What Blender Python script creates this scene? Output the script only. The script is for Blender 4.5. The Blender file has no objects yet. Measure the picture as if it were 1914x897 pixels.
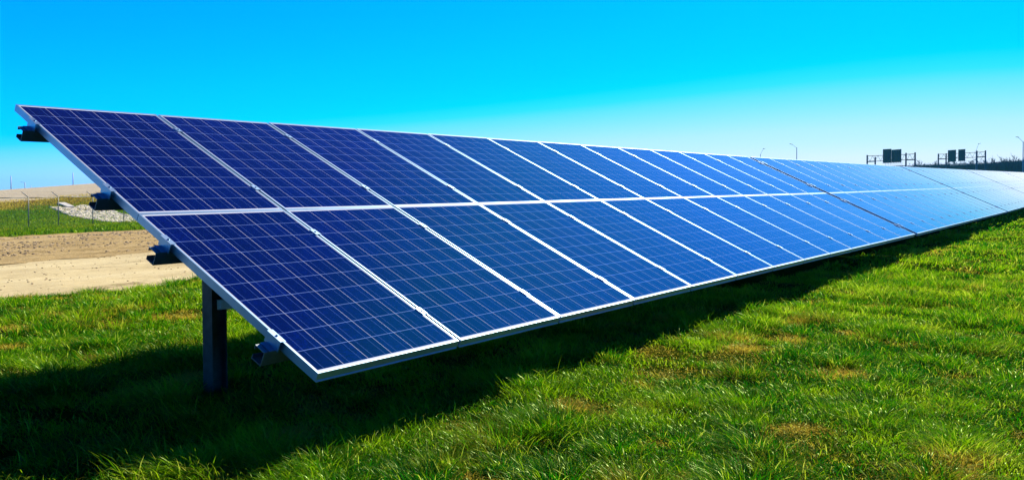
import bpy, math, random
import numpy as np
from mathutils import Matrix, Vector, Euler

random.seed(7)
rng = np.random.default_rng(11)
R = math.radians
scene = bpy.context.scene
col = scene.collection

# ------------------------------------------------------------------ camera numbers (metres; ground under the array's near end is z = 0)
FPX, CX, CY = 1562.2, 957.0, 385.0
CAM = np.array([-2.5204, -5.9507, 1.2139])
W = np.array([[0.59448, -0.015439, 0.803965],
              [-0.804114, -0.011414, 0.594366],
              [0.0, -0.999816, -0.0192]])
TILT = R(25.05)
CT, ST = math.cos(TILT), math.sin(TILT)
HTOP = 1.78
PITCH, PW, PL = 1.012, 0.992, 1.65          # module pitch, width, length


# ------------------------------------------------------------------ helpers
def link(o, parent=None):
    col.objects.link(o)
    if parent is not None:
        o.parent = parent
    return o


def tag(o, label=None, cat=None, group=None, kind=None):
    if label: o['label'] = label
    if cat: o['category'] = cat
    if group: o['group'] = group
    if kind: o['kind'] = kind
    return o


def empty(name, loc=(0, 0, 0), rot=(0, 0, 0)):
    o = bpy.data.objects.new(name, None)
    o.empty_display_size = 0.2
    o.location = loc
    o.rotation_euler = rot
    return link(o)


class MB:
    """collects boxes, bars and prisms; build() links them as one mesh object"""
    def __init__(self):
        self.v, self.f = [], []

    def add(self, vs, fs):
        n = len(self.v)
        self.v += [tuple(p) for p in vs]
        self.f += [tuple(i + n for i in q) for q in fs]
        return self

    def box(self, x0, x1, y0, y1, z0, z1):
        return self.add([(x0, y0, z0), (x1, y0, z0), (x1, y1, z0), (x0, y1, z0),
                         (x0, y0, z1), (x1, y0, z1), (x1, y1, z1), (x0, y1, z1)],
                        [(3, 2, 1, 0), (4, 5, 6, 7), (0, 1, 5, 4), (1, 2, 6, 5), (2, 3, 7, 6), (3, 0, 4, 7)])

    def prism(self, poly, x0, x1, axis='x'):
        """polygon given in the two other axes, swept along one axis"""
        n = len(poly)
        if axis == 'x':
            vs = [(x0, a, b) for a, b in poly] + [(x1, a, b) for a, b in poly]
        elif axis == 'y':
            vs = [(a, x0, b) for a, b in poly] + [(a, x1, b) for a, b in poly]
        else:
            vs = [(a, b, x0) for a, b in poly] + [(a, b, x1) for a, b in poly]
        fs = [(i, (i + 1) % n, n + (i + 1) % n, n + i) for i in range(n)]
        fs += [tuple(range(n - 1, -1, -1)), tuple(range(n, 2 * n))]
        return self.add(vs, fs)

    def tube(self, p, q, r0, r1=None, n=8):
        r1 = r0 if r1 is None else r1
        p, q = Vector(p), Vector(q)
        d = (q - p).normalized()
        a = d.orthogonal().normalized()
        b = d.cross(a)
        vs = []
        for c, r in ((p, r0), (q, r1)):
            for k in range(n):
                t = 2 * math.pi * k / n
                vs.append(c + a * (r * math.cos(t)) + b * (r * math.sin(t)))
        fs = [(k, (k + 1) % n, n + (k + 1) % n, n + k) for k in range(n)]
        fs += [tuple(range(n - 1, -1, -1)), tuple(range(n, 2 * n))]
        return self.add(vs, fs)

    def mesh(self, name, mat, smooth=False):
        me = bpy.data.meshes.new(name)
        me.from_pydata(self.v, [], self.f)
        me.validate()
        me.update()
        import bmesh
        bm = bmesh.new(); bm.from_mesh(me)
        bmesh.ops.recalc_face_normals(bm, faces=bm.faces)
        bm.to_mesh(me); bm.free()
        if mat: me.materials.append(mat)
        if smooth:
            for p in me.polygons: p.use_smooth = True
        return me

    def build(self, name, mat, parent=None, smooth=False):
        return link(bpy.data.objects.new(name, self.mesh(name, mat, smooth)), parent)


def obj(name, me, parent=None, loc=(0, 0, 0), rot=(0, 0, 0)):
    o = bpy.data.objects.new(name, me)
    o.location = loc
    o.rotation_euler = rot
    return link(o, parent)


def copy_tree(o, parent=None):
    c = o.copy()
    col.objects.link(c)
    c.parent = parent
    for ch in list(o.children):
        copy_tree(ch, c)
    return c


def np_mesh(name, verts, faces_list, mat, smooth=False, colors=None):
    """fast mesh from numpy: faces_list = [(n,k) index arrays]"""
    me = bpy.data.meshes.new(name)
    verts = np.asarray(verts, np.float32)
    me.vertices.add(len(verts))
    me.vertices.foreach_set('co', verts.ravel())
    loops = np.concatenate([f.ravel() for f in faces_list]).astype(np.int32)
    tot = np.concatenate([np.full(len(f), f.shape[1]) for f in faces_list]).astype(np.int32)
    start = np.concatenate([[0], np.cumsum(tot)[:-1]]).astype(np.int32)
    me.loops.add(len(loops)); me.loops.foreach_set('vertex_index', loops)
    me.polygons.add(len(tot)); me.polygons.foreach_set('loop_start', start)
    try:
        me.polygons.foreach_set('loop_total', tot)
    except Exception:
        pass
    me.polygons.foreach_set('use_smooth', np.full(len(tot), smooth, dtype=bool))
    if colors is not None:
        at = me.attributes.new('tint', 'FLOAT_COLOR', 'POINT')
        at.data.foreach_set('color', np.asarray(colors, np.float32).ravel())
    me.update(calc_edges=True)
    me.validate()
    if mat: me.materials.append(mat)
    return me


# value noise ----------------------------------------------------------
def _h(ix, iy, s):
    n = (ix.astype(np.int64) * 374761393 + iy.astype(np.int64) * 668265263 + s * 1442695041) & 0x7fffffff
    n = ((n ^ (n >> 13)) * 1274126177) & 0x7fffffff
    return ((n ^ (n >> 16)) & 0xffff) / 65535.0


def noise(x, y, s=0):
    x = np.asarray(x, float); y = np.asarray(y, float)
    ix, iy = np.floor(x), np.floor(y)
    fx, fy = x - ix, y - iy
    fx = fx * fx * (3 - 2 * fx); fy = fy * fy * (3 - 2 * fy)
    a, b = _h(ix, iy, s), _h(ix + 1, iy, s)
    c, d = _h(ix, iy + 1, s), _h(ix + 1, iy + 1, s)
    return (a * (1 - fx) + b * fx) * (1 - fy) + (c * (1 - fx) + d * fx) * fy


def fbm(x, y, s=0, o=4):
    v, a, t = 0.0, 0.5, 0.0
    for k in range(o):
        v = v + a * noise(x * 2 ** k, y * 2 ** k, s + k * 17); t += a; a *= 0.5
    return v / t


def sstep(a, b, x):
    t = np.clip((x - a) / (b - a), 0, 1)
    return t * t * (3 - 2 * t)


# ------------------------------------------------------------------ terrain
DZX = [-1e4, 13.2, 26.7, 40.0, 53.3, 66.7, 90, 1e4]
DZ = [0, 0, .035, .115, .2, .29, .36, .36]
PY = [-1e4, 3.6, 11, 33.2, 54.8, 61, 66, 90, 160, 200, 420, 900, 1e4]
PZ = [0, 0, -.2, -.89, -1.6, -1.66, -1.5, .02, .47, -.6, -8, -9, -9]
ROAD0, ROAD1, DIRT1 = 4.25, 11.0, 33.0


def base_x(x):
    return 0.00567 * np.clip(x, -40, 85) + np.interp(x, DZX, DZ)


def ground(x, y):
    x = np.asarray(x, float); y = np.asarray(y, float)
    p = np.interp(y, PY, PZ)
    for d in (1.2, -1.2, 2.4, -2.4):
        p = p + np.interp(y + d, PY, PZ)
    p = p / 5
    hill = 0.069 * np.clip(x - 0.4 * y, -6, 34) * sstep(66, 90, y) * (1 - sstep(165, 260, y))
    far = sstep(200, 420, y) * sstep(60, 300, x - 0.2 * y)
    p = p * (1 - far) + far * (-0.4)
    z = base_x(x) + p + hill
    near = np.exp(-((x - 6) ** 2 / 900 + (y + 3) ** 2 / 300))
    und = (fbm(x / 1.3, y / 1.3, 3, 3) - .5) * 0.13 * near
    return z + und


def ray(px, py):
    return W @ np.array([(px - CX) / FPX, (py - CY) / FPX, 1.0])


def on_ground(px, py, t0=2.0, t1=400.0):
    """the spot of the terrain seen at a place of the photograph: gives a plan position"""
    d = ray(px, py)
    t = np.geomspace(t0, t1, 4000)
    p = CAM[None] + d[None] * t[:, None]
    below = p[:, 2] < ground(p[:, 0], p[:, 1])
    k = int(np.argmax(below)) if below.any() else len(t) - 1
    return p[k]


def at_depth(px, py, depth):
    return CAM + ray(px, py) * depth


# ------------------------------------------------------------------ materials
def new_mat(name):
    m = bpy.data.materials.new(name)
    m.use_nodes = True
    nt = m.node_tree
    b = nt.nodes['Principled BSDF']
    return m, nt, b


def N(nt, t, **kw):
    n = nt.nodes.new(t)
    for k, v in kw.items():
        setattr(n, k, v)
    return n


def mathn(nt, op, a, b=None, clamp=False):
    n = N(nt, 'ShaderNodeMath', operation=op, use_clamp=clamp)
    for i, v in enumerate((a, b)):
        if v is None: continue
        if isinstance(v, (int, float)):
            n.inputs[i].default_value = v
        else:
            nt.links.new(v, n.inputs[i])
    return n.outputs[0]


def mixc(nt, fac, a, b):
    n = N(nt, 'ShaderNodeMix', data_type='RGBA')
    for i, v in ((0, fac), (6, a), (7, b)):
        if isinstance(v, (int, float)):
            n.inputs[i].default_value = v
        elif isinstance(v, tuple):
            n.inputs[i].default_value = (*v, 1) if len(v) == 3 else v
        else:
            nt.links.new(v, n.inputs[i])
    return n.outputs[2]


def noise_tex(nt, scale, detail=4, rough=.55, coord='Object'):
    tc = N(nt, 'ShaderNodeTexCoord')
    n = N(nt, 'ShaderNodeTexNoise')
    n.inputs['Scale'].default_value = scale
    n.inputs['Detail'].default_value = detail
    n.inputs['Roughness'].default_value = rough
    nt.links.new(tc.outputs[coord], n.inputs['Vector'])
    return n.outputs['Fac']


def ramp(nt, fac, stops):
    r = N(nt, 'ShaderNodeValToRGB')
    while len(r.color_ramp.elements) < len(stops):
        r.color_ramp.elements.new(0.5)
    for e, (p, c) in zip(r.color_ramp.elements, stops):
        e.position = p
        e.color = (*c, 1)
    nt.links.new(fac, r.inputs[0])
    return r.outputs[0]


def metal(name, colr, rough, metallic=0.0, var=.12, scale=6):
    m, nt, b = new_mat(name)
    f = noise_tex(nt, scale, 5)
    lo = tuple(c * (1 - var) for c in colr)
    hi = tuple(min(1, c * (1 + var)) for c in colr)
    nt.links.new(ramp(nt, f, [(.3, lo), (.7, hi)]), b.inputs['Base Color'])
    b.inputs['Metallic'].default_value = metallic
    b.inputs['Roughness'].default_value = rough
    return m


M_FRAME = metal('anodised_aluminium', (.32, .47, .60), .40, .9, .04, 14)
M_GALV = metal('galvanised_steel', (.24, .27, .28), .45, .9, .18, 25)
M_CLAMP = metal('clamp_aluminium', (.55, .56, .57), .35, .5, .08, 20)
M_DARKSTEEL = metal('weathered_post_steel', (.05, .062, .066), .5, .8, .3, 18)
M_BOLT = metal('bolt_steel', (.5, .5, .5), .3, .8, .05, 20)
M_SIGNBACK = metal('sign_back_metal', (.06, .13, .12), .6, .0, .15, 1.2)
M_GANTRY = metal('gantry_steel', (.12, .13, .14), .6, .0, .15, 2)
M_TRUSS = metal('gantry_galvanised', (.34, .36, .38), .5, .2, .15, 2)
M_POLE = metal('lamp_pole_steel', (.55, .57, .60), .5, .0, .1, 2)
M_FENCE = metal('fence_galvanised', (.26, .24, .16), .5, .2, .15, 3)
M_CONC = metal('pale_concrete', (.62, .57, .48), .9, 0, .12, 4)


def make_cells():
    m, nt, b = new_mat('solar_cells_under_glass')
    tc = N(nt, 'ShaderNodeTexCoord')
    sep = N(nt, 'ShaderNodeSeparateXYZ')
    nt.links.new(tc.outputs['Object'], sep.inputs[0])
    C = 0.160
    mx, my = (PW - 6 * C) / 2, (PL - 10 * C) / 2
    u = mathn(nt, 'DIVIDE', mathn(nt, 'SUBTRACT', sep.outputs[0], mx), C)
    v = mathn(nt, 'DIVIDE', mathn(nt, 'SUBTRACT', sep.outputs[1], my), C)
    fu, fv = mathn(nt, 'FRACT', u), mathn(nt, 'FRACT', v)
    du = mathn(nt, 'ABSOLUTE', mathn(nt, 'SUBTRACT', fu, .5))
    dv = mathn(nt, 'ABSOLUTE', mathn(nt, 'SUBTRACT', fv, .5))
    gap_u = mathn(nt, 'GREATER_THAN', du, .5 - .0011 / C)
    gap_v = mathn(nt, 'GREATER_THAN', dv, .5 - .0015 / C)
    gap = mathn(nt, 'MAXIMUM', gap_u, gap_v)
    # two busbars in every cell
    bus = mathn(nt, 'LESS_THAN', mathn(nt, 'ABSOLUTE', mathn(nt, 'SUBTRACT', du, .245)), 0.0007 / C)
    # fine silver fingers, hardly visible
    fin = mathn(nt, 'LESS_THAN', mathn(nt, 'FRACT', mathn(nt, 'MULTIPLY', v, 62)), .04)
    # outside the cell field: white backsheet
    inx = mathn(nt, 'MULTIPLY', mathn(nt, 'GREATER_THAN', u, 0), mathn(nt, 'LESS_THAN', u, 6))
    iny = mathn(nt, 'MULTIPLY', mathn(nt, 'GREATER_THAN', v, 0), mathn(nt, 'LESS_THAN', v, 10))
    inside = mathn(nt, 'MULTIPLY', inx, iny)
    # polycrystalline flakes and cell to cell differences
    vor = N(nt, 'ShaderNodeTexVoronoi')
    vor.inputs['Scale'].default_value = 75
    nt.links.new(tc.outputs['Object'], vor.inputs['Vector'])
    sv = N(nt, 'ShaderNodeSeparateColor')
    nt.links.new(vor.outputs['Color'], sv.inputs[0])
    comb = N(nt, 'ShaderNodeCombineXYZ')
    nt.links.new(mathn(nt, 'FLOOR', u), comb.inputs[0])
    nt.links.new(mathn(nt, 'FLOOR', v), comb.inputs[1])
    oi = N(nt, 'ShaderNodeObjectInfo')
    nt.links.new(oi.outputs['Random'], comb.inputs[2])
    wn = N(nt, 'ShaderNodeTexWhiteNoise', noise_dimensions='3D')
    nt.links.new(comb.outputs[0], wn.inputs['Vector'])
    k = mathn(nt, 'ADD', mathn(nt, 'MULTIPLY', sv.outputs[0], .55), mathn(nt, 'MULTIPLY', wn.outputs['Value'], .45))
    cell = ramp(nt, k, [(0.0, (.0004, .0015, .040)), (.55, (.0006, .003, .068)), (1.0, (.001, .006, .115))])
    c = mixc(nt, mathn(nt, 'MULTIPLY', fin, .25), cell, (.05, .07, .16))
    c = mixc(nt, bus, c, (.10, .18, .44))
    c = mixc(nt, gap_v, c, (.20, .30, .60))
    c = mixc(nt, gap_u, c, (.66, .67, .74))
    c = mixc(nt, inside, (.74, .75, .76), c)
    nt.links.new(c, b.inputs['Base Color'])
    dn = noise_tex(nt, 3.0, 4)
    nt.links.new(ramp(nt, dn, [(.35, (.025,) * 3), (.75, (.06,) * 3)]), b.inputs['Roughness'])
    b.inputs['IOR'].default_value = 1.42
    # dusty film whitened at flat glances, painting glare onto the far panels
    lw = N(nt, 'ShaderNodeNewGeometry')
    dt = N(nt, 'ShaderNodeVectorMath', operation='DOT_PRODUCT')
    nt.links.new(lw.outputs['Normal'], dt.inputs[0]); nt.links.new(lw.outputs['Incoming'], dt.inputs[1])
    dust_glare = noise_tex(nt, 1.1, 6, .65)
    tau = mathn(nt, 'MULTIPLY', dust_glare, .00023)
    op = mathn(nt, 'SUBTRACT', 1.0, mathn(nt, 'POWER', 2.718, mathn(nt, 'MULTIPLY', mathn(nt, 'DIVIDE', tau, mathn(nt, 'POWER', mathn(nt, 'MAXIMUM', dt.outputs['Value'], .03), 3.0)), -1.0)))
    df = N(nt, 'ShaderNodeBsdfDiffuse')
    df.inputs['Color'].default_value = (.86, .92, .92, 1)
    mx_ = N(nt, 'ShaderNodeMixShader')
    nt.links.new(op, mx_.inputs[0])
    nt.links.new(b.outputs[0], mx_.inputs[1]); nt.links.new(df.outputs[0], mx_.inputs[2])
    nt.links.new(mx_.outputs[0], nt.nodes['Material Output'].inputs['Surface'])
    return m


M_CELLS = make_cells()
M_BACK = metal('white_backsheet', (.36, .37, .38), .6, 0, .03, 4)


GREEN = [(0, (.005, .075, .001)), (.45, (.046, .180, .001)), (.7, (.13, .27, .001)), (1, (.25, .37, .004))]
TGREEN = [(0, (.015, .22, .001)), (.45, (.18, .46, .001)), (.75, (.47, .73, .004)), (1, (.80, .92, .10))]


def make_grass(name, gr=GREEN, tg=TGREEN):
    """blades: tint.r = dryness, tint.g = random, tint.b = position along the blade"""
    m, nt, b = new_mat(name)
    nt.nodes.remove(b)
    at = N(nt, 'ShaderNodeAttribute', attribute_name='tint')
    s = N(nt, 'ShaderNodeSeparateColor')
    nt.links.new(at.outputs['Color'], s.inputs[0])
    green = ramp(nt, s.outputs[1], gr)
    dry = ramp(nt, s.outputs[1], [(0, (.36, .22, .012)), (.6, (.52, .35, .03)), (1, (.68, .50, .09))])
    c = mixc(nt, s.outputs[0], green, dry)
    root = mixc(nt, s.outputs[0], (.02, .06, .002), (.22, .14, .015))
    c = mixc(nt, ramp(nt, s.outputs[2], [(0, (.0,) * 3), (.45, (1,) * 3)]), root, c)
    tgreen = ramp(nt, s.outputs[1], tg)
    tdry = ramp(nt, s.outputs[1], [(0, (.50, .36, .01)), (1, (.78, .60, .07))])
    tcol = mixc(nt, s.outputs[0], tgreen, tdry)
    d = N(nt, 'ShaderNodeBsdfDiffuse'); t = N(nt, 'ShaderNodeBsdfTranslucent'); g = N(nt, 'ShaderNodeBsdfGlossy')
    nt.links.new(c, d.inputs[0]); nt.links.new(tcol, t.inputs[0])
    g.inputs['Roughness'].default_value = .28
    g.inputs['Color'].default_value = (.75, 1, .35, 1)
    a1 = N(nt, 'ShaderNodeMixShader'); a2 = N(nt, 'ShaderNodeMixShader')
    a1.inputs[0].default_value = .5
    nt.links.new(d.outputs[0], a1.inputs[1]); nt.links.new(t.outputs[0], a1.inputs[2])
    a2.inputs[0].default_value = .02
    nt.links.new(a1.outputs[0], a2.inputs[1]); nt.links.new(g.outputs[0], a2.inputs[2])
    nt.links.new(a2.outputs[0], nt.nodes['Material Output'].inputs['Surface'])
    return m


M_GRASS = make_grass('grass_blades')
M_VERGE = make_grass('verge_blades',
                     [(0, (.04, .14, .001)), (.5, (.13, .22, .001)), (1, (.22, .28, .002))],
                     [(0, (.04, .2, .001)), (.5, (.16, .32, .001)), (1, (.3, .42, .004))])


def make_ground():
    m, nt, b = new_mat('grassy_soil')
    n1 = noise_tex(nt, .35, 5)
    n2 = noise_tex(nt, 3.5, 6, .65)
    n3 = noise_tex(nt, 30, 4, .6)
    g = ramp(nt, n2, [(.3, (.02, .08, .001)), (.5, (.07, .14, .001)), (.62, (.12, .17, .002)), (.75, (.17, .18, .004))])
    br = ramp(nt, n3, [(.3, (.09, .055, .012)), (.7, (.22, .14, .03))])
    # dry band towards the top of the far bank
    geo = N(nt, 'ShaderNodeNewGeometry')
    sep = N(nt, 'ShaderNodeSeparateXYZ')
    nt.links.new(geo.outputs['Position'], sep.inputs[0])
    mr = N(nt, 'ShaderNodeMapRange')
    mr.inputs[1].default_value, mr.inputs[2].default_value = 71, 84
    nt.links.new(sep.outputs[1], mr.inputs[0])
    band = mathn(nt, 'ADD', mathn(nt, 'MULTIPLY', mr.outputs[0], .75), mathn(nt, 'MULTIPLY', mathn(nt, 'SUBTRACT', n1, .5), 1.6))
    fac = ramp(nt, band, [(.25, (0,) * 3), (.7, (1,) * 3)])
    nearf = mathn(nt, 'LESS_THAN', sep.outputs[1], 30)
    c = mixc(nt, fac, g, br)
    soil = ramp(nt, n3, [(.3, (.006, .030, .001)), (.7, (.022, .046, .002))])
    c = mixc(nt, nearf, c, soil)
    nt.links.new(c, b.inputs['Base Color'])
    b.inputs['Roughness'].default_value = 1
    b.inputs['Specular IOR Level'].default_value = 0
    bump = N(nt, 'ShaderNodeBump')
    bump.inputs['Strength'].default_value = .8
    bump.inputs['Distance'].default_value = .2
    nt.links.new(n2, bump.inputs['Height'])
    nt.links.new(bump.outputs[0], b.inputs['Normal'])
    return m


def make_dirt(name, lo, mid, hi, crack, cs, stretch=3.0, bumpd=.05):
    m, nt, b = new_mat(name)
    tc = N(nt, 'ShaderNodeTexCoord')
    mp = N(nt, 'ShaderNodeMapping')
    mp.inputs['Scale'].default_value = (1 / stretch, 1, 1)
    nt.links.new(tc.outputs['Object'], mp.inputs[0])

    def nz(scale, detail=5, rough=.6):
        n = N(nt, 'ShaderNodeTexNoise')
        n.inputs['Scale'].default_value = scale
        n.inputs['Detail'].default_value = detail
        n.inputs['Roughness'].default_value = rough
        nt.links.new(mp.outputs[0], n.inputs['Vector'])
        return n.outputs['Fac']
    a, f, s = nz(.9), nz(14, 6, .7), nz(3.2, 6, .65)
    base = ramp(nt, mathn(nt, 'ADD', mathn(nt, 'MULTIPLY', a, .6), mathn(nt, 'MULTIPLY', f, .4)),
                [(.32, lo), (.5, mid), (.66, hi)])
    # furrows and dried cracks
    vor = N(nt, 'ShaderNodeTexVoronoi', feature='DISTANCE_TO_EDGE')
    vor.inputs['Scale'].default_value = cs
    wob = N(nt, 'ShaderNodeVectorMath', operation='ADD')
    nt.links.new(mp.outputs[0], wob.inputs[0])
    nn = N(nt, 'ShaderNodeTexNoise'); nn.inputs['Scale'].default_value = 2.5
    nt.links.new(mp.outputs[0], nn.inputs['Vector'])
    nt.links.new(nn.outputs['Color'], wob.inputs[1])
    nt.links.new(wob.outputs[0], vor.inputs['Vector'])
    cr = mathn(nt, 'MULTIPLY', mathn(nt, 'LESS_THAN', vor.outputs['Distance'], .03), mathn(nt, 'GREATER_THAN', s, .54))
    c = mixc(nt, mathn(nt, 'MULTIPLY', cr, .55), base, crack)
    nt.links.new(c, b.inputs['Base Color'])
    b.inputs['Roughness'].default_value = 1
    b.inputs['Specular IOR Level'].default_value = .1
    bump = N(nt, 'ShaderNodeBump')
    bump.inputs['Strength'].default_value = .7
    bump.inputs['Distance'].default_value = bumpd
    nt.links.new(mathn(nt, 'SUBTRACT', mathn(nt, 'ADD', f, s), cr), bump.inputs['Height'])
    nt.links.new(bump.outputs[0], b.inputs['Normal'])
    return m


M_GROUND = make_ground()
M_ROAD = make_dirt('packed_pale_earth', (.50, .38, .18), (.68, .54, .27), (.78, .65, .35), (.20, .13, .05), .8, 4.0, .05)
M_DIRT = make_dirt('rough_stony_earth', (.32, .21, .07), (.53, .365, .14), (.69, .51, .23), (.09, .055, .02), 1.5, 1.6, .12)
M_FIELD = make_dirt('bare_tan_field', (.46, .35, .19), (.61, .50, .32), (.67, .56, .38), (.36, .26, .13), .25, 8.0, .2)
M_CLOD = metal('earth_clods', (.46, .33, .17), .95, 0, .45, 3)
M_ROCK = metal('limestone_rocks', (.74, .65, .47), .9, 0, .33, 1.3)
M_BARK = metal('bare_bark', (.075, .065, .06), .9, 0, .2, 3)
M_TWIG = metal('bare_twigs', (.07, .07, .075), .9, 0, .2, 3)


def make_mesh_wire():
    m, nt, b = new_mat('chain_link_wire')
    tc = N(nt, 'ShaderNodeTexCoord')
    mp = N(nt, 'ShaderNodeMapping')
    mp.inputs['Rotation'].default_value = (0, R(45), 0)
    nt.links.new(tc.outputs['Object'], mp.inputs[0])
    sp = N(nt, 'ShaderNodeSeparateXYZ')
    nt.links.new(mp.outputs[0], sp.inputs[0])
    ms = []
    for i in (0, 2):
        fr = mathn(nt, 'FRACT', mathn(nt, 'DIVIDE', sp.outputs[i], .06))
        ms.append(mathn(nt, 'LESS_THAN', fr, .014))
    nt.links.new(mathn(nt, 'MAXIMUM', ms[0], ms[1]), b.inputs['Alpha'])
    b.inputs['Base Color'].default_value = (.4, .4, .36, 1)
    b.inputs['Roughness'].default_value = .5
    return m


M_WIRE = make_mesh_wire()

# ------------------------------------------------------------------ ground and tracks
def axis(stops):
    out = []
    for a, b, st in stops:
        out.append(np.arange(a, b, st))
    out.append([stops[-1][1]])
    return np.concatenate(out)


def sheet(name, xs, yfun, nv, mat, dz, kind='structure', smooth=True, extra=None):
    """a sheet lying on the terrain; yfun(x, t) gives y for t in 0..1"""
    X, T = np.meshgrid(xs, np.linspace(0, 1, nv), indexing='ij')
    Y = yfun(X, T)
    Z = ground(X, Y) + dz
    if extra is not None:
        Z = Z + extra(X, Y)
    n, k = X.shape
    idx = np.arange(n * k).reshape(n, k)
    f = np.stack([idx[:-1, :-1], idx[1:, :-1], idx[1:, 1:], idx[:-1, 1:]], -1).reshape(-1, 4)
    me = np_mesh(name, np.stack([X, Y, Z], -1).reshape(-1, 3), [f], mat, smooth)
    return tag(obj(name, me), kind=kind)


gx = axis([(-1400, -200, 200), (-200, -30, 10), (-30, -10, 1.0), (-10, 30, .25), (30, 90, 1.0), (90, 300, 6), (300, 1400, 150)])
gy = axis([(-1400, -200, 200), (-200, -25, 12), (-25, -8, .8), (-8, 6, .25), (6, 110, 1.0), (110, 300, 5), (300, 1400, 150)])
GX, GY = np.meshgrid(gx, gy, indexing='ij')
GZ = ground(GX, GY)
# the bed under the tracks lies a little lower than their surface
GZ = GZ - .10 * ((GY > ROAD0 + .75) & (GY < DIRT1 - 1.8) & (GX > -58) & (GX < 118)) - .25 * ((GY > 89.5) & (GY < 183) & (GX > -50) & (GX < 210))
gi = np.arange(GX.size).reshape(GX.shape)
gf = np.stack([gi[:-1, :-1], gi[1:, :-1], gi[1:, 1:], gi[:-1, 1:]], -1).reshape(-1, 4)
tag(obj('ground', np_mesh('ground', np.stack([GX, GY, GZ], -1).reshape(-1, 3), [gf], M_GROUND, True)), kind='structure')


def edge0(x): return ROAD0 + (fbm(x / 1.1, x * 0 + 3, 5, 4) - .5) * .7
def edge1(x): return ROAD1 + (fbm(x / 4, x * 0 + 8, 6, 3) - .5) * 1.0
def edge2(x): return DIRT1 + (fbm(x / 2.5, x * 0 + 2, 9, 4) - .5) * 2.4


rx = axis([(-60, -6, 1), (-6, 20, .15), (20, 120, 1)])
sheet('gravel_road', rx, lambda x, t: edge0(x) * (1 - t) + (edge1(x) + .25) * t, 60, M_ROAD, .006, extra=lambda x, y: (fbm(x / .9, y / .5, 21, 4) - .5) * .02)
sheet('dirt_strip', rx, lambda x, t: edge1(x) * (1 - t) + edge2(x) * t, 130, M_DIRT, .008, extra=lambda x, y: (fbm(x / .8, y / .6, 31, 4) - .5) * .06)
fx = axis([(-60, 0, 6), (0, 120, 1), (120, 220, 6)])
sheet('tan_field', fx, lambda x, t: (84 + (fbm(x / 5, x * 0 + 4, 12, 4) - .5) * 7) * (1 - t) + 185 * t, 60, M_FIELD, .03)


def rocks(name, P, size, mat, flat=.7):
    """low irregular stones"""
    base = np.array([(1, 0, 0), (0, 1, 0), (-1, 0, 0), (0, -1, 0), (0, 0, 1), (0, 0, -1)], float)
    ico = []
    t = (1 + 5 ** .5) / 2
    ico = np.array([(-1, t, 0), (1, t, 0), (-1, -t, 0), (1, -t, 0), (0, -1, t), (0, 1, t), (0, -1, -t), (0, 1, -t), (t, 0, -1), (t, 0, 1), (-t, 0, -1), (-t, 0, 1)]) / 1.9
    fc = np.array([(0, 11, 5), (0, 5, 1), (0, 1, 7), (0, 7, 10), (0, 10, 11), (1, 5, 9), (5, 11, 4), (11, 10, 2), (10, 7, 6), (7, 1, 8), (3, 9, 4), (3, 4, 2), (3, 2, 6), (3, 6, 8), (3, 8, 9), (4, 9, 5), (2, 4, 11), (6, 2, 10), (8, 6, 7), (9, 8, 1)])
    n = len(P)
    V = ico[None] * (1 + rng.uniform(-.32, .32, (n, 12, 1)))
    V = V * np.stack([rng.uniform(.7, 1.3, n), rng.uniform(.7, 1.3, n), rng.uniform(.55, 1.0, n) * flat], -1)[:, None, :]
    a = rng.uniform(0, 6.28, n)
    ca, sa = np.cos(a)[:, None], np.sin(a)[:, None]
    V = np.stack([V[..., 0] * ca - V[..., 1] * sa, V[..., 0] * sa + V[..., 1] * ca, V[..., 2]], -1)
    V = V * size[:, None, None] + P[:, None, :]
    F = fc[None] + (np.arange(n) * 12)[:, None, None]
    return np_mesh(name, V.reshape(-1, 3), [F.reshape(-1, 3)], mat, False)


# clods on the rough strip
n = 5200
cx = rng.uniform(-2, 24, n); cy = ROAD1 + 1.5 + (DIRT1 - ROAD1 - 2) * rng.uniform(0, 1, n) ** 1.3
keep = fbm(cx / 2.2, cy / 2.2, 44, 3) > .47
cx, cy = cx[keep], cy[keep]
sz = rng.uniform(.012, .045, len(cx)) * (1 + (cy - 11) / 30)
tag(obj('earth_clods', rocks('earth_clods', np.stack([cx, cy, ground(cx, cy) + .01], -1), sz, M_CLOD)), kind='stuff')
n = 900
cx = rng.uniform(-2, 16, n); cy = rng.uniform(ROAD0 + .3, ROAD1, n)
sz = rng.uniform(.005, .018, n)
tag(obj('road_pebbles', rocks('road_pebbles', np.stack([cx, cy, ground(cx, cy) + .01], -1), sz, M_CLOD)), kind='stuff')

# riprap on the bank behind the fence
poly = [(92, 387), (112, 388), (138, 389), (152, 384), (176, 386), (200, 393), (232, 401), (272, 412), (266, 415), (210, 416), (172, 411), (132, 404), (112, 396)]


def inpoly(x, y):
    c = np.zeros(len(x), bool)
    for i in range(len(poly)):
        (x0, y0), (x1, y1) = poly[i], poly[i - 1]
        k = ((y0 > y) != (y1 > y)) & (x < (x1 - x0) * (y - y0) / (y1 - y0 + 1e-9) + x0)
        c ^= k
    return c


qx = rng.uniform(90, 274, 5200); qy = rng.uniform(383, 417, 5200)
k = inpoly(qx, qy)
RP = np.array([on_ground(a, b, 40, 140) for a, b in zip(qx[k], qy[k])])
tag(obj('riprap', rocks('riprap', RP + [0, 0, .02], rng.uniform(.06, .23, len(RP)), M_ROCK, .6)), kind='stuff')

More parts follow.
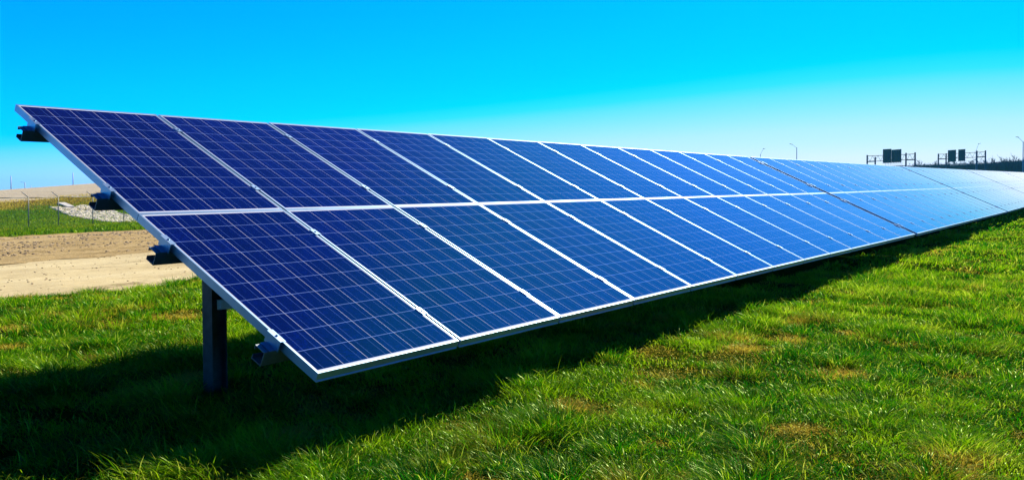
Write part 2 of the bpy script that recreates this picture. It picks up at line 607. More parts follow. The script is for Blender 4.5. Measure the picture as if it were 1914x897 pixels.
sl = [on_ground(a, b, 40, 140) for a, b in ((107, 381.5), (121, 381), (139, 388.5), (126, 389))]
sb = MB()
c0 = sum(np.array(p) for p in sl) / 4
vs = [tuple(p - c0 + [0, 0, .16]) for p in sl] + [tuple(p - c0 + [0, 0, -.15]) for p in sl]
sb.add(vs, [(0, 1, 2, 3), (7, 6, 5, 4), (0, 4, 5, 1), (1, 5, 6, 2), (2, 6, 7, 3), (3, 7, 4, 0)])
ap = sb.build('drain_apron', M_CONC)
ap.location = c0
tag(ap, 'small pale concrete drain slab at the top of the heap of white stones', 'concrete slab')

# ------------------------------------------------------------------ grass
def blades(P, H, Wd, lean_dir, lean, tint, rnd, seg=3):
    """P (n,3) roots -> curved tapering blades as one mesh"""
    n = len(P)
    face = lean_dir + np.pi / 2 + rng.normal(0, .7, n)
    sx, sy = np.cos(face), np.sin(face)
    lx, ly = np.cos(lean_dir), np.sin(lean_dir)
    V, T, lv = [], [], np.linspace(0, 1, seg + 1)
    for i, s in enumerate(lv):
        off = lean * H * s ** 1.8
        z = H * s * np.sqrt(np.clip(1 - (lean * s * .72) ** 2, .12, 1))
        cxn, cyn = P[:, 0] + lx * off, P[:, 1] + ly * off
        w = Wd * (1 - .25 * s - .3 * s * s) * .5
        if i < seg:
            V.append(np.stack([cxn - sx * w, cyn - sy * w, P[:, 2] + z], -1))
            V.append(np.stack([cxn + sx * w, cyn + sy * w, P[:, 2] + z], -1))
            T += [s, s]
        else:
            V.append(np.stack([cxn, cyn, P[:, 2] + z], -1)); T.append(s)
    V = np.stack(V, 1); k = V.shape[1]
    cl = np.zeros((n, k, 4), np.float32)
    cl[..., 0] = tint[:, None]; cl[..., 1] = rnd[:, None]; cl[..., 2] = np.array(T)[None]; cl[..., 3] = 1
    o = (np.arange(n) * k)[:, None]
    quads = np.concatenate([o + np.array([[2 * i, 2 * i + 1, 2 * i + 3, 2 * i + 2]]) for i in range(seg - 1)])
    tris = o + np.array([[2 * seg - 2, 2 * seg - 1, 2 * seg]])
    return V.reshape(-1, 3), quads, tris, cl.reshape(-1, 4)


def polar(r0, r1, a0, a1, dens):
    area = (r1 ** 2 - r0 ** 2) * (a1 - a0) / 2
    n = int(area * dens)
    r = np.sqrt(rng.uniform(r0 ** 2, r1 ** 2, n)); a = rng.uniform(a0, a1, n)
    return CAM[0] + r * np.cos(a), CAM[1] + r * np.sin(a)


HEAD = math.atan2(W[1, 2], W[0, 2])
zones = [(1.6, 5.0, 6500, .0040, .86, 3), (5.0, 8.0, 4800, .0048, .88, 3), (8.0, 13.0, 2300, .0068, .92, 2),
         (13.0, 24.0, 420, .014, .85, 2), (24.0, 46.0, 70, .035, 1.0, 2)]
ns_ = 400
STRAW = np.stack([rng.uniform(-2, 16, ns_), rng.uniform(-9, 4, ns_), rng.uniform(.05, .24, ns_)], -1)
VV, QQ, TT, CC, base_i = [], [], [], [], 0
for r0, r1, dens, wd, hs, seg in zones:
    # tussocks first, then blades gathered round them
    tx, ty = polar(r0, r1, HEAD - R(46), HEAD + R(46), max(3.2, min(16, dens / 75)))
    per = dens / max(3.2, min(16, dens / 75))
    tus_h = rng.gamma(3.0, 1 / 3.0, len(tx))
    tus_h = np.minimum(tus_h * (.55 + 1.0 * fbm(tx / .9, ty / .9, 71, 3)), 1.9)
    lush = .5 * fbm(tx / .8 + 40, ty / .8, 81, 3) + .5 * fbm(tx / .2 + 7, ty / .2, 83, 2)
    dryn = fbm(tx / .3 + 9, ty / .3 + 5, 91, 2)
    reps = rng.poisson(per * (.35 + .65 * np.clip(tus_h, .3, 2.0)) * (.6 + .8 * sstep(.36, .58, fbm(tx / .42, ty / .42 + 11, 61, 2))))
    idx = np.repeat(np.arange(len(tx)), reps)
    rad = (.055 + .05 * rng.random(len(tx)))[idx] * (1 if dens > 500 else 1.8)
    bx = tx[idx] + rng.normal(0, 1, len(idx)) * rad
    by = ty[idx] + rng.normal(0, 1, len(idx)) * rad
    # even short growth between the tussocks
    fx_, fy_ = polar(r0, r1, HEAD - R(46), HEAD + R(46), dens * 1.15)
    nb, nf = len(bx), len(fx_)
    X_ = np.concatenate([bx, fx_]); Y_ = np.concatenate([by, fy_])
    hh = np.concatenate([.088 * tus_h[idx] * rng.uniform(.55, 1.15, nb), rng.uniform(.02, .085, nf)])
    out = np.concatenate([np.arctan2(by - ty[idx], bx - tx[idx]), rng.uniform(-np.pi, np.pi, nf)])
    wind = R(190) + (fbm(X_ / 1.5, Y_ / 1.5, 55, 2) - .5) * 4.0
    ld = np.arctan2(.6 * np.sin(out) + .5 * np.sin(wind), .6 * np.cos(out) + .5 * np.cos(wind)) + rng.normal(0, .8, nb + nf)
    lean = np.clip(rng.normal(1.0, .32, nb + nf), .15, 1.45)
    dn_ = np.concatenate([dryn[idx], fbm(fx_ / .3 + 9, fy_ / .3 + 5, 91, 2)])
    tint = sstep(.66, .82, dn_ + rng.normal(0, .06, nb + nf))
    # little mats of last year's straw
    sp = STRAW
    best = np.full(nb + nf, 9.0)
    for sx_, sy_, sr_ in sp:
        m_ = (np.abs(X_ - sx_) < .6) & (np.abs(Y_ - sy_) < .6)
        if m_.any():
            best[m_] = np.minimum(best[m_], np.hypot(X_[m_] - sx_, (Y_[m_] - sy_)) / sr_ + rng.normal(0, .22, m_.sum()))
    straw = best < 1
    tint = np.where(straw, rng.uniform(.85, 1, nb + nf), tint)
    hh = np.where(straw, hh * .8, hh)
    lean = np.where(straw, lean + .2, lean)
    tint = np.where(rng.random(nb + nf) < .07, rng.uniform(.3, 1, nb + nf), tint)
    lu = np.concatenate([lush[idx], .5 * fbm(fx_ / .8 + 40, fy_ / .8, 81, 3) + .5 * fbm(fx_ / .2 + 7, fy_ / .2, 83, 2)])
    rn = np.clip(1.22 - lu * 1.85 + rng.normal(0, .14, nb + nf), 0, .7)
    # sallow clumps and deep green ones
    rn = rn + .34 * sstep(.52, .70, fbm(X_ / .5 + 3, Y_ / .5 + 21, 101, 3)) - .40 * sstep(.52, .68, fbm(X_ / .6 + 13, Y_ / .6 + 2, 103, 3))
    rn = np.clip(rn, 0, .8)
    kk = rng.random(nb + nf)
    rn = np.where(kk < .20, rng.uniform(.55, .88, nb + nf), rn)
    rn = np.where(kk < .07, rng.uniform(.88, 1, nb + nf), rn)
    hh = hh * np.where(tint > .5, .55, 1.0)
    hh = np.where((Y_ > -5.2) & (X_ < 0) & (tint > .4), hh * .5, hh)
    kp = (Y_ < edge0(X_) + .1 - hh * .6 + rng.normal(0, .09, nb + nf)) & (Y_ > -40)
    # nothing of the dark ground far under the tables can be seen
    kp &= ~((Y_ > -2.2) & (X_ > 6 + np.abs(Y_) * .5))
    X_, Y_, hh, ld, lean, tint, rn = (q[kp] for q in (X_, Y_, hh, ld, lean, tint, rn))
    P = np.stack([X_, Y_, ground(X_, Y_) - .008], -1)
    w = wd * rng.uniform(.6, 1.3, len(P))
    rn = np.where(tint > .84, rng.uniform(.35, 1, len(rn)), rn)
    V, q, t, cl = blades(P, hh * hs, w, ld, lean, tint, rn, seg)
    VV.append(V); QQ.append(q + base_i); TT.append(t + base_i); CC.append(cl); base_i += len(V)
print('grass verts', base_i)
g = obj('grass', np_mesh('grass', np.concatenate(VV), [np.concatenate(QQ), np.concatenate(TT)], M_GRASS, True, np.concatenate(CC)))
tag(g, kind='stuff')

# longer grass on the verge and on the bank beyond the dirt
n = 90000
a = rng.uniform(HEAD + R(14), HEAD + R(44), n)
r = np.sqrt(rng.uniform(36 ** 2, 104 ** 2, n))
X_, Y_ = CAM[0] + r * np.cos(a), CAM[1] + r * np.sin(a)
kp = (Y_ > edge2(X_) - .3 + rng.normal(0, .25, n)) & (Y_ < 86)
X_, Y_ = X_[kp], Y_[kp]
n = len(X_)
tint = sstep(.42, .72, sstep(68, 82, Y_) * .75 + (fbm(X_ / 6, Y_ / 6, 15, 3) - .5) * 1.1 + .16 + rng.normal(0, .1, n))
rn = np.clip(1.15 - 1.2 * fbm(X_ / 3, Y_ / 4, 16, 3) + rng.normal(0, .2, n), 0, 1)
V, q, t, cl = blades(np.stack([X_, Y_, ground(X_, Y_) - .01], -1), rng.uniform(.06, .22, n), rng.uniform(.03, .075, n),
                     rng.uniform(-np.pi, np.pi, n), np.clip(rng.normal(.5, .2, n), .1, 1), tint, rn, 2)
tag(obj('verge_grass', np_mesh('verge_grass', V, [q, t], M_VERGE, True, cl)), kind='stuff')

# ------------------------------------------------------------------ solar tables
FH = .046      # frame height
LIP = .0095


def frame_mesh():
    m = MB()
    # four hollow bars: side wall, top lip and bottom flange, mitred by butting
    for (x0, x1, y0, y1, ax) in ((0, LIP, 0, PL, 'x'), (PW - LIP, PW, 0, PL, 'x'), (LIP, PW - LIP, 0, LIP, 'y'), (LIP, PW - LIP, PL - LIP, PL, 'y')):
        m.box(x0, x1, y0, y1, -FH, 0)
    # bottom flanges turned inwards
    m.box(LIP, .032, LIP, PL - LIP, -FH + .001, -FH + .003)
    m.box(PW - .032, PW - LIP, LIP, PL - LIP, -FH + .001, -FH + .003)
    # bottom lip that stands proud of the lower edge and catches the light
    m.box(.002, PW - .002, -.004, -.0002, -FH - .001, -FH + .0035)
    return m.mesh('frame_bars', M_FRAME)


def bevel(me, w=.0012):
    import bmesh
    bm = bmesh.new(); bm.from_mesh(me)
    bmesh.ops.bevel(bm, geom=[e for e in bm.edges], offset=w, segments=1, affect='EDGES')
    bm.to_mesh(me); bm.free()
    return me


ME_FRAME = frame_mesh()
gm = MB().box(LIP, PW - LIP, LIP, PL - LIP, -.0065, -.0018)
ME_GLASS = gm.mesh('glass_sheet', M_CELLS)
ME_SHEET = MB().box(LIP + .001, PW - LIP - .001, LIP + .001, PL - LIP - .001, -.0105, -.0067).mesh('backsheet', M_BACK)
jb = MB().box(.43, .56, PL - .22, PL - .12, -.034, -.0108)
ME_JBOX = jb.mesh('junction_box', M_DARKSTEEL)

RAIL_V = (.31, 1.32, 1.985, 2.985)
NMOD = 13
TLEN = NMOD * PITCH - .02


def plane_pt(u, v, n=0.0):
    return Vector((u, -v * CT - n * ST, HTOP - v * ST + n * CT))


def purlin_mesh(x0, x1):
    """C section with lips, open up the slope; local y up the slope, z normal"""
    t, fl, web, lip = .0032, .074, .074, .018
    z1 = -FH - .002
    z0 = z1 - web
    m = MB()
    m.box(x0, x1, -fl / 2, fl / 2, z1 - t, z1)                     # top flange
    m.box(x0 + .001, x1 - .001, -fl / 2, -fl / 2 + t, z0 + t, z1 - t - .0002)         # web
    m.box(x0, x1, -fl / 2, fl / 2, z0, z0 + t - .0002)              # bottom flange
    m.box(x0 + .001, x1 - .001, fl / 2 - t, fl / 2, z0 + t, z0 + t + lip)           # lips
    m.box(x0 + .001, x1 - .001, fl / 2 - t, fl / 2, z1 - t - lip, z1 - t - .0002)
    return m.mesh('purlin', M_GALV)


def end_clip_mesh(side):
    """bent plate that stands on the purlin beside the frame with a lip over the frame"""
    s = -1 if side == 'l' else 1
    m = MB()
    xa, xb = sorted((s * .020, s * .0235))
    m.box(xa, xb, -.055, .055, -FH - .0015, .006)                   # standing plate
    xa, xb = sorted((s * .0235, -s * .009))
    m.box(xa, xb, -.055, .055, .0062, .0092)                      # lip over the frame
    xa, xb = sorted((s * .0237, s * .055))
    m.box(xa, xb, -.04, .04, -FH - .0016, -FH + .0015)              # foot
    m.tube((s * .006, 0, .0092), (s * .006, 0, .017), .0065, n=6)
    return m.mesh('end_clamp', M_FRAME)


def mid_clip_mesh():
    m = MB()
    m.box(-.020, .020, -.034, .034, .0006, .0042)
    m.box(-.006, .006, -.030, .030, -.03, .0005)
    m.tube((0, 0, .0042), (0, 0, .0105), .0065, n=6)
    return m.mesh('mid_clamp', M_FRAME)


ME_CLIP_L, ME_CLIP_R, ME_MID = end_clip_mesh('l'), end_clip_mesh('r'), mid_clip_mesh()


def ibeam_mesh(h):
    """wide-flange post: flanges face along the row, the open side faces the camera"""
    m = MB()
    a, b, t = .050, .048, .007
    m.box(-a, -a + t, -b, b, -.5, h)
    m.box(a - t, a, -b, b, -.5, h)
    m.box(-a + t, a - t, -.004, .004, -.499, h - .001)
    return m.mesh('post', M_DARKSTEEL)


def rafter_mesh(y0, y1):
    m = MB()
    z1 = -FH - .002 - .074 - .0015
    m.box(.0545, .0585, y0, y1, z1 - .11, z1)
    m.box(0.0587, .10, y0, y1, z1 - .004, z1 - .0002)
    m.box(0.0587, .10, y0, y1, z1 - .1098, z1 - .106)
    return m.mesh('rafter', M_GALV)


POST_Y = -1.60
POST_X = (.405, 4.1, 7.9, 11.8)


def make_table():
    root = empty('solar_table')
    k = 0
    for row in range(2):
        vlow = PL if row == 0 else PL * 2 + .02 - .016
        for i in range(NMOD):
            p = plane_pt(i * PITCH, vlow)
            o = obj('solar_panel', ME_FRAME, root, p, (TILT + R(rng.normal(0, .05)), R(rng.normal(0, .05)), 0))
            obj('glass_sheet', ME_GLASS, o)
            obj('backsheet', ME_SHEET, o)
            obj('junction_box', ME_JBOX, o)
    obj('bounce_blocker', ME_BLOCKER, root, plane_pt(0, PL * 2 + .004), (TILT, 0, 0))
    for v in RAIL_V:
        obj('purlin', ME_PURLIN, root, plane_pt(0, v), (TILT, 0, 0))
        obj('end_clamp', ME_CLIP_L, root, plane_pt(0, v), (TILT, 0, 0))
        obj('end_clamp', ME_CLIP_R, root, plane_pt(TLEN, v), (TILT, 0, 0))
        for i in range(1, NMOD):
            obj('mid_clamp', ME_MID, root, plane_pt(i * PITCH - .01, v), (TILT, 0, 0))
    zt = HTOP + POST_Y * ST / CT                     # panel plane above the post
    hpost = zt - .19
    mpost = ibeam_mesh(hpost)
    mraf = rafter_mesh(-1.42, 1.42)
    mb = MB()                                        # level angle strut from the open side of the post
    mb.box(-.005, .78, -.002, .002, -.028, .028)
    mb.box(-.004, .779, .0022, .036, .0242, .028)
    mb.tube((.02, -.010, .012), (.02, -.0021, .012), .009, n=6)
    mb.tube((.02, -.010, -.014), (.02, -.0021, -.014), .009, n=6)
    mbr = mb.mesh('brace', M_CLAMP)
    for x in POST_X:
        obj('post', mpost, root, (x, POST_Y, 0))
        obj('rafter', mraf, root, plane_pt(x, 1.64), (TILT, 0, 0))
        obj('brace', mbr, root, (x - .008, POST_Y - .046, hpost - .305), (0, 0, R(-24)))
    return root


M_BLOCKER = metal('blocker_black', (.012, .012, .012), .7, 0, .1, 10)
ME_BLOCKER = MB().box(TLEN + .0006, TLEN + .003, .004, PL * 2 + .0, -FH + .002, -.003).mesh('bounce_blocker', M_BLOCKER)  # added unseen black strip, stops sunlit bounce between neighbouring table ends
ME_PURLIN = purlin_mesh(-.085, TLEN + .05)
T0 = make_table()
TABLE_LABELS = [
    'nearest table of dark navy solar panels, its open end and post at the left',
    'second table of bright blue solar panels behind the first dark gap in the row',
    'third table of pale sky-reflecting solar panels, beyond the second gap in the row',
    'fourth table of whitish glinting solar panels, between the pale third table and the last one',
    'farthest washed-out white table of solar panels, running off the right edge']
STARTX = 13.36
for i in range(5):
    t = T0 if i == 0 else copy_tree(T0)
    x0, x1 = i * STARTX, (i + 1) * STARTX
    z0, z1 = float(base_x(x0)), float(base_x(x1))
    t.location = (x0, 0, z0)
    t.rotation_euler = (0, -math.atan2(z1 - z0, x1 - x0), 0)
    tag(t, TABLE_LABELS[i], 'solar panel table', 'tables of solar panels in one long row')

# ------------------------------------------------------------------ chain-link fence
froot = empty('chain_link_fence')
fpx = [-60, -2, 61, 124, 179, 226, 268]
fp = []
for px, py in zip(fpx, (432, 430, 427, 424, 420, 416, 413)):
    p = on_ground(px, py, 30, 90)
    fp.append(p)
fp = np.array(fp)
# straighten the line through the posts
cfit = np.polyfit(fp[:, 0], fp[:, 1], 1)
fp[:, 1] = np.polyval(cfit, fp[:, 0])
fp[:, 2] = ground(fp[:, 0], fp[:, 1])
froot.location = fp[0]
dirv = Vector(fp[-1] - fp[0]); dirv.z = 0; dirv.normalize()
FHGT = 2.1
post_me = MB().tube((0, 0, -.3), (0, 0, FHGT + .04), .034, n=10).mesh('fence_post', M_FENCE, True)
arm = MB()
side = Vector((-dirv.y, dirv.x, 0))
arm.tube((0, 0, FHGT + .03), tuple(-dirv * .24 + side * .34 + Vector((0, 0, FHGT + .40))), .028, .02, n=6)
arm_me = arm.mesh('barbed_arm', M_DARKSTEEL)
for p in fp:
    q = p - fp[0]
    po = obj('fence_post', post_me, froot, q)
    obj('barbed_arm', arm_me, po)
rail = MB(); wires = MB(); wm = MB()
for a_, b_ in zip(fp[:-1], fp[1:]):
    a_, b_ = Vector(a_ - fp[0]), Vector(b_ - fp[0])
    up = Vector((0, 0, FHGT))
    rail.tube(a_ + up, b_ + up, .027, n=8)
    for s in (.35, .65, .97):
        o_ = -dirv * .24 * s + side * .34 * s + Vector((0, 0, FHGT + .03 + .37 * s))
        wires.tube(a_ + o_, b_ + o_, .004, n=4)
rail.build('top_rail', M_FENCE, froot, True)
wires.build('barbed_wire', M_FENCE, froot)
wl = MB()
L = (Vector(fp[-1]) - Vector(fp[0])); L.z = 0
zs = fp[:, 2] - fp[0][2]
ds = [math.hypot(*(p - fp[0])[:2]) for p in fp]
for i in range(len(ds) - 1):
    wl.add([(ds[i], 0, zs[i] + .04), (ds[i + 1], 0, zs[i + 1] + .04), (ds[i + 1], 0, zs[i + 1] + FHGT), (ds[i], 0, zs[i] + FHGT)], [(0, 1, 2, 3)])
wo = wl.build('wire_mesh', M_WIRE, froot)
wo.rotation_euler = (0, 0, math.atan2(dirv.y, dirv.x))
tag(froot, 'chain-link fence with slanted barbed arms, along the foot of the grassy bank at left', 'fence')

# ------------------------------------------------------------------ far lamp poles
def lamp_pole(name, px, ytop, depth, arm_dx, arm_dy, label, group, width=.22, lamp=True, cat='lamp post'):
    top = at_depth(px, ytop, depth)
    gz = float(ground(top[0], top[1]))
    root = empty(name, (top[0], top[1], gz))
    h = top[2] - gz
    MB().tube((0, 0, -.3), (0, 0, h), width * .62, width * .38, n=10).build('pole', M_POLE, root, True)
    MB().tube((0, 0, -.3), (0, 0, .5), width * 1.1, n=10).build('pole_base', M_CONC, root)
    if lamp:
        e = at_depth(px + arm_dx, ytop + arm_dy, depth) - top
        m = MB(); prev = Vector((0, 0, h - .15))
        end = Vector((e[0], e[1], h + e[2]))
        for s in (.25, .5, .75, 1.0):
            cpt = prev.lerp(end, 0)
            q = Vector((end.x * s, end.y * s, h - .15 + (end.z - h + .15) * (1 - (1 - s) ** 1.15)))
            m.tube(prev, q, width * .2, width * .14, n=6); prev = q
        m.build('lamp_arm', M_POLE, root, True)
        u_ = Vector((e[0], e[1], 0)).normalized()
        hd = MB(); 
        hd.tube(end - u_ * .1, end + u_ * .5 + Vector((0, 0, .12)), .08, .05, n=8)
        hd.build('lamp_head', M_TRUSS, root, True)
    tag(root, label, cat, group)
    return root


GL = 'thin poles on the skyline beyond the tan field'
lamp_pole('utility_pole', 20.5, 329, 260, 0, 0, 'tall bare pole on the skyline at the far left end of the tan field', GL, .3, False, 'pole')
lamp_pole('street_lamp', 46.5, 341, 300, -5.5, -.4, 'short lamp post with a level arm, between the two tall poles on the left skyline', GL, .3, True)
lamp_pole('utility_pole', 136.5, 323, 250, 0, 0, 'tall bare pole on the skyline just left of the panel edge', GL, .28, False, 'pole')
lamp_pole('utility_pole', 58, 347, 400, 0, 0, 'tiny distant pole right of the short lamp post on the left skyline', GL, .3, False, 'pole')
GR_ = 'highway lamp posts above the panel row'
lamp_pole('street_lamp', 1421.3, 288.5, 210, 5.5, -10, 'short lamp post tip leaning right, just past the first gap in the panels', GR_, .19)
lamp_pole('street_lamp', 1489.3, 276, 190, -9.5, -6, 'tall straight lamp post with a faint arm to its left, above the second table', GR_, .2)
lamp_pole('street_lamp', 1824.5, 281, 215, 5, -12, 'lamp post arm rising over the right end of the further sign gantry', GR_, .18)
lamp_pole('street_lamp', 1912.6, 265, 170, -9.5, -8, 'lamp post at the right edge of the view above the bare trees', GR_, .2)

# ------------------------------------------------------------------ sign gantries
def gantry(label, depths, posts, ytops, truss, signs, group):
    """posts: px of four legs; truss: (ytop, ybottom) left and right; signs: (x0, x1, ytop, ybottom)"""
    dl, dr = depths
    x0, x1 = posts[0], posts[3]

    def P(px, py):
        s = (px - x0) / (x1 - x0)
        return at_depth(px, py, dl + (dr - dl) * s)
    c = P((x0 + x1) / 2, 300)
    o = Vector((c[0], c[1], float(ground(c[0], c[1]))))
    root = empty('sign_gantry', o)

    def Q(px, py): return Vector(P(px, py)) - o
    tops = []
    for px, yt in zip(posts, ytops):
        a_ = Q(px, yt)
        MB().tube((a_.x, a_.y, -.6), a_, .19, .17, n=10).build('leg', M_GANTRY, root, True)
    for i in (0, 2):
        e = MB()
        e.tube(Q(posts[i], truss[i][1]), Q(posts[i + 1], truss[i + 1][1]), .13, n=6)
        e.build('leg_tie', M_GANTRY, root)
    back = (Q(posts[1], 300) - Q(posts[0], 300)); back.z = 0
    ta, tb = MB(), MB()

    def yy(px, k):
        return np.interp(px, posts, [t_[k] for t_ in truss])
    xs = np.linspace(posts[0], posts[3], 19)
    for k in (0, 1):
        for a_, b_ in zip(xs[:-1], xs[1:]):
            ta.tube(Q(a_, yy(a_, k)), Q(b_, yy(b_, k)), .075, n=5)
    for i in range(len(xs) - 1):
        k0, k1 = (0, 1) if i % 2 == 0 else (1, 0)
        tb.tube(Q(xs[i], yy(xs[i], k0)), Q(xs[i + 1], yy(xs[i + 1], k1)), .045, n=4)
    ta.build('truss_chord', M_GANTRY, root)
    tb.build('truss_web', M_TRUSS, root)
    dirn = (Q(posts[3], 300) - Q(posts[0], 300)); dirn.z = 0; dirn.normalize()
    nrm = Vector((dirn.y, -dirn.x, 0))
    if nrm.dot(Vector((CAM[0] - o.x, CAM[1] - o.y, 0))) < 0: nrm = -nrm
    for (sx0, sx1, y0, y1, y0b) in signs:
        A, B = Q(sx0, y0), Q(sx1, y0b)
        zlo = Q((sx0 + sx1) / 2, y1).z
        m = MB()
        off = nrm * .25
        pts = [Vector((A.x, A.y, zlo)), Vector((B.x, B.y, zlo)), B, A]
        vs = [tuple(p + off) for p in pts] + [tuple(p + off - nrm * .09) for p in pts]
        m.add(vs, [(0, 1, 2, 3), (7, 6, 5, 4), (0, 4, 5, 1), (1, 5, 6, 2), (2, 6, 7, 3), (3, 7, 4, 0)])
        sg = m.build('sign_board', M_SIGNBACK, root)
        st = MB()
        for s in np.linspace(.03, .97, 6):
            b0 = A.lerp(B, s) + off + nrm * .09
            st.tube((b0.x, b0.y, zlo - .15), (b0.x, b0.y, b0.z), .06, n=4)
        st.build('stiffener', M_GANTRY, sg)
        lr = MB()
        lowp = A.lerp(B, 0) ; hip = A.lerp(B, 1)
        for s in np.linspace(.08, .92, 5):
            b0 = A.lerp(B, s) - nrm * .2
            lr.tube((b0.x, b0.y, zlo - .95), (b0.x - nrm.x * .8, b0.y - nrm.y * .8, zlo - .75), .10, n=6)
            lr.tube((b0.x, b0.y, zlo - .95), (b0.x, b0.y, zlo + .2), .035, n=4)
        lr.build('sign_light', M_CONC, sg)
    return tag(root, label, 'sign gantry', group)


GG = 'overhead highway sign gantries seen from behind'
gantry('overhead highway gantry seen from behind, with two dark sign boards nearly touching', (196, 182), (1621, 1636, 1693.5, 1710.5),
       (290, 293.5, 286, 285), ((291.8, 302.3), (291.3, 301.5), (288.8, 299), (287.8, 298.6)),
       [(1652.5, 1667.3, 279.3, 304.5, 278.5), (1668.6, 1686.0, 280.3, 303.6, 279.0)], GG)
gantry('overhead highway gantry with two spaced green-black sign boards, in front of the bare wood', (215, 200), (1754, 1768.5, 1826, 1842),
       (287.5, 287, 282, 281.5), ((288.5, 297.4), (288.2, 297), (284.8, 294), (284, 293)),
       [(1773.8, 1788.2, 281.2, 302.3, 280.2), (1793.3, 1805.5, 279.8, 301.0, 279.0)], GG)

# ------------------------------------------------------------------ far bare wood on the right
def tree_meshes(seed, h):
    rg = random.Random(seed)
    tr, tw = MB(), MB()
    hh = h * rg.uniform(.55, .7)
    tr.tube((0, 0, -.3), (0, 0, hh * .5), h * .018, h * .014, n=7)
    lean = Vector((rg.uniform(-.05, .05) * h, rg.uniform(-.05, .05) * h, hh))
    tr.tube((0, 0, hh * .5), lean, h * .014, h * .008, n=6)
    for i in range(13):
        s = rg.uniform(.35, 1)
        b = Vector((0, 0, hh * .5)).lerp(lean, (s - .35) / .65) if s > .5 else Vector((0, 0, hh * s))
        a_ = rg.uniform(0, 6.28); el = rg.uniform(.6, 1.25)
        ln = h * rg.uniform(.22, .42)
        e = b + Vector((math.cos(a_) * math.cos(el), math.sin(a_) * math.cos(el), math.sin(el))) * ln
        if e.z > h: e.z = h * rg.uniform(.93, 1)
        tr.tube(b, e, h * .006, h * .003, n=4)
        for j in range(16):
            c_ = b.lerp(e, rg.uniform(.25, 1))
            a2 = a_ + rg.uniform(-1.3, 1.3); e2 = rg.uniform(.4, 1.4)
            d = Vector((math.cos(a2) * math.cos(e2), math.sin(a2) * math.cos(e2), math.sin(e2))) * h * rg.uniform(.06, .18)
            tw.tube(c_, c_ + d, h * .0045, h * .0022, n=3)
            for q in range(2):
                f_ = c_ + d * rg.uniform(.4, 1)
                d3 = Vector((rg.uniform(-1, 1), rg.uniform(-1, 1), rg.uniform(.3, 1.6))) * h * .04
                tw.tube(f_, f_ + d3, h * .0040, h * .002, n=3)
    return tr.mesh('trunk', M_BARK), tw.mesh('crown', M_TWIG)


protos = []
for s in range(4):
    a_, b_ = tree_meshes(100 + s, 10.0)
    protos.append((a_, b_))
GT = 'bare trees along the far right horizon'
prof_x = [1672, 1700, 1730, 1760, 1800, 1840, 1860, 1880, 1900, 1925, 2000]
prof_y = [311, 306.5, 303, 302.5, 302, 299.5, 297, 296.0, 294, 293, 291]
for i in range(46):
    px = 1704 + i * 5.6 + rng.uniform(-2, 2)
    depth = 330 - (px - 1700) * .35 + rng.uniform(-12, 12)
    yt = np.interp(px, prof_x, prof_y) + rng.uniform(-1.5, 4)
    top = at_depth(px, yt, depth)
    gz = float(ground(top[0], top[1]))
    h = top[2] - gz
    root = empty('bare_tree', (top[0], top[1], gz), (0, 0, rng.uniform(0, 6.28)))
    s = h / 10.0
    root.scale = (s * rng.uniform(.8, 1.1), s * rng.uniform(.8, 1.1), s)
    a_, b_ = protos[i % 4]
    obj('trunk', a_, root); obj('crown', b_, root)
    tag(root, 'leafless tree standing in the dark bluish wood on the right-hand skyline', 'tree', GT)

# dense undergrowth that reads as one mass
n = 15000
px = rng.uniform(1660, 1990, n)
depth = 322 - (px - 1700) * .33 + rng.uniform(-8, 22, n)
VV = []
ytop = np.interp(px, [1660, 1690, 1720, 1760, 1840, 1870, 1914, 1990], [313, 311, 307.5, 306, 305, 301.5, 299, 296]) + rng.exponential(1.0, n) * rng.choice([-.5, 1.6], n, p=[.25, .75])
d = np.stack([(px - CX) / FPX, (ytop - CY) / FPX, np.ones(n)], -1) @ W.T
Pt = CAM + d * depth[:, None]
gz = ground(Pt[:, 0], Pt[:, 1])
P = np.stack([Pt[:, 0], Pt[:, 1], gz], -1)
V, q, t, cl = blades(P, (Pt[:, 2] - gz), rng.uniform(.16, .5, n), rng.uniform(-3.14, 3.14, n), np.full(n, .08), np.zeros(n), np.zeros(n), 2)
tag(obj('thicket', np_mesh('thicket', V, [q, t], M_TWIG, False, cl)), kind='stuff')

# ------------------------------------------------------------------ air
HAZE = 0.00024
if HAZE:
    hz, hnt, hb = new_mat('blue_air')
    hnt.nodes.remove(hb)
    vol = N(hnt, 'ShaderNodeVolumePrincipled')
    vol.inputs['Color'].default_value = (.10, .75, 1, 1)
    vol.inputs['Density'].default_value = HAZE
    hnt.links.new(vol.outputs[0], hnt.nodes['Material Output'].inputs['Volume'])
    hm = MB().box(-1450, 1450, -1450, 1450, -12, 17).build('haze', hz)
    tag(hm, kind='stuff')

# ------------------------------------------------------------------ light
ELEV, AZ = R(42.0), R(8.0)
sdir = Vector((math.cos(ELEV) * math.cos(AZ), math.cos(ELEV) * math.sin(AZ), math.sin(ELEV)))
sun = bpy.data.lights.new('sun', 'SUN')
sun.energy = 5.0
sun.angle = R(.53)
sun.color = (1.0, .94, .80)
so = link(bpy.data.objects.new('sun', sun))
so.rotation_euler = sdir.to_track_quat('Z', 'Y').to_euler()

w = bpy.data.worlds.new('World')
scene.world = w
w.use_nodes = True
nt = w.node_tree
bg = nt.nodes['Background']
sky = N(nt, 'ShaderNodeTexSky', sky_type='NISHITA')
sky.sun_disc = False
sky.sun_elevation = ELEV
sky.sun_rotation = R(90) - AZ
sky.altitude = 200
sky.air_density = 0.7
sky.dust_density = 0.3
sky.ozone_density = 2.0
STRENGTH = .1
EXPO = .45
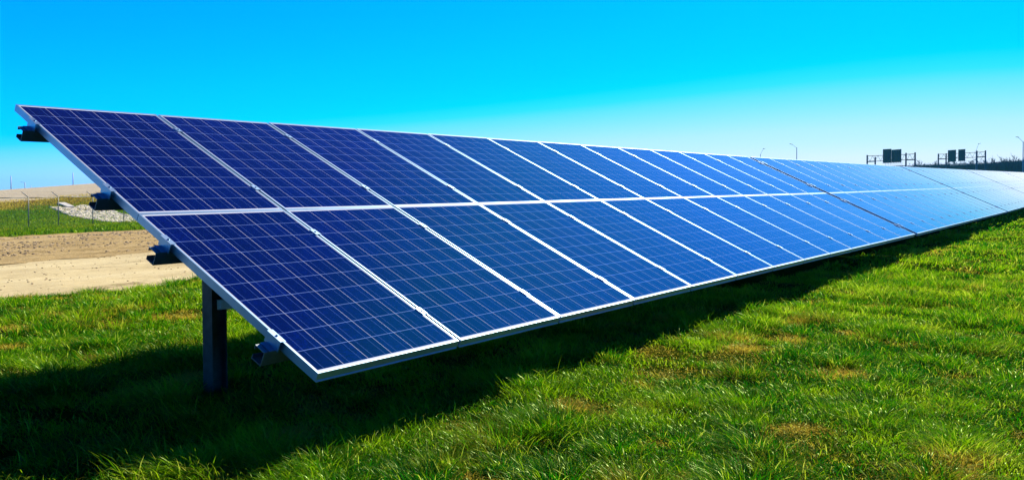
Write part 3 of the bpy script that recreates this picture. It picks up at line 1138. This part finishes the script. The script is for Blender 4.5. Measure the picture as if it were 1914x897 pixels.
# the photograph's saturated, contrasty sky: a tone curve for each channel of the physical sky
ss = N(nt, 'ShaderNodeSeparateColor')
nt.links.new(sky.outputs[0], ss.inputs[0])
sc_ = N(nt, 'ShaderNodeCombineColor')
CURVES = [
    [(0, 0), (.46, .0), (.50, .035), (.53, .13), (.60, .29), (.69, .48), (.78, .58), (.91, .77), (1.2, .95), (2, 1.1)],
    [(0, 0), (.10, .015), (.18, .045), (.27, .12), (.35, .41), (.44, .515), (.52, .61), (.60, .69), (.70, .82), (.84, .90), (1.05, .99), (2, 1.2)],
    [(0, 0), (.2, .11), (.34, .45), (.45, .8), (.57, 1.35), (.69, 2.0), (.85, 1.9), (1.05, 1.2), (2, 1.3)]]
for i, pts in enumerate(CURVES):
    fc = N(nt, 'ShaderNodeFloatCurve')
    cu = fc.mapping.curves[0]
    while len(cu.points) < len(pts):
        cu.points.new(.5, .5)
    for p, (a_, b_) in zip(cu.points, pts):
        p.location = (a_ / 2, b_ / 2)
        p.handle_type = 'VECTOR'
    fc.mapping.update()
    nt.links.new(mathn(nt, 'MINIMUM', mathn(nt, 'MULTIPLY', ss.outputs[i], STRENGTH / 2), 1.0), fc.inputs['Value'])
    nt.links.new(mathn(nt, 'MULTIPLY', fc.outputs[0], 2 / STRENGTH / 2 ** EXPO), sc_.inputs[i])
nt.links.new(sc_.outputs[0], bg.inputs[0])
bg.inputs[1].default_value = STRENGTH

# ------------------------------------------------------------------ camera
cam = bpy.data.cameras.new('camera')
cam.sensor_width = 36.0
cam.lens = FPX / 1914 * 36.0
cam.shift_x = 0.0
cam.shift_y = (CY - 448.5) / 1914
cam.clip_start = .05
cam.clip_end = 6000
co = link(bpy.data.objects.new('camera', cam))
m = Matrix(((W[0, 0], -W[0, 1], -W[0, 2], CAM[0]), (W[1, 0], -W[1, 1], -W[1, 2], CAM[1]), (W[2, 0], -W[2, 1], -W[2, 2], CAM[2]), (0, 0, 0, 1)))
co.matrix_world = m
scene.camera = co

scene.view_settings.view_transform = 'Standard'
scene.view_settings.look = 'None'
scene.view_settings.gamma = 1
scene.view_settings.exposure = EXPO
scene.cycles.max_bounces = 8
scene.cycles.transparent_max_bounces = 12
scene.cycles.use_denoising = True
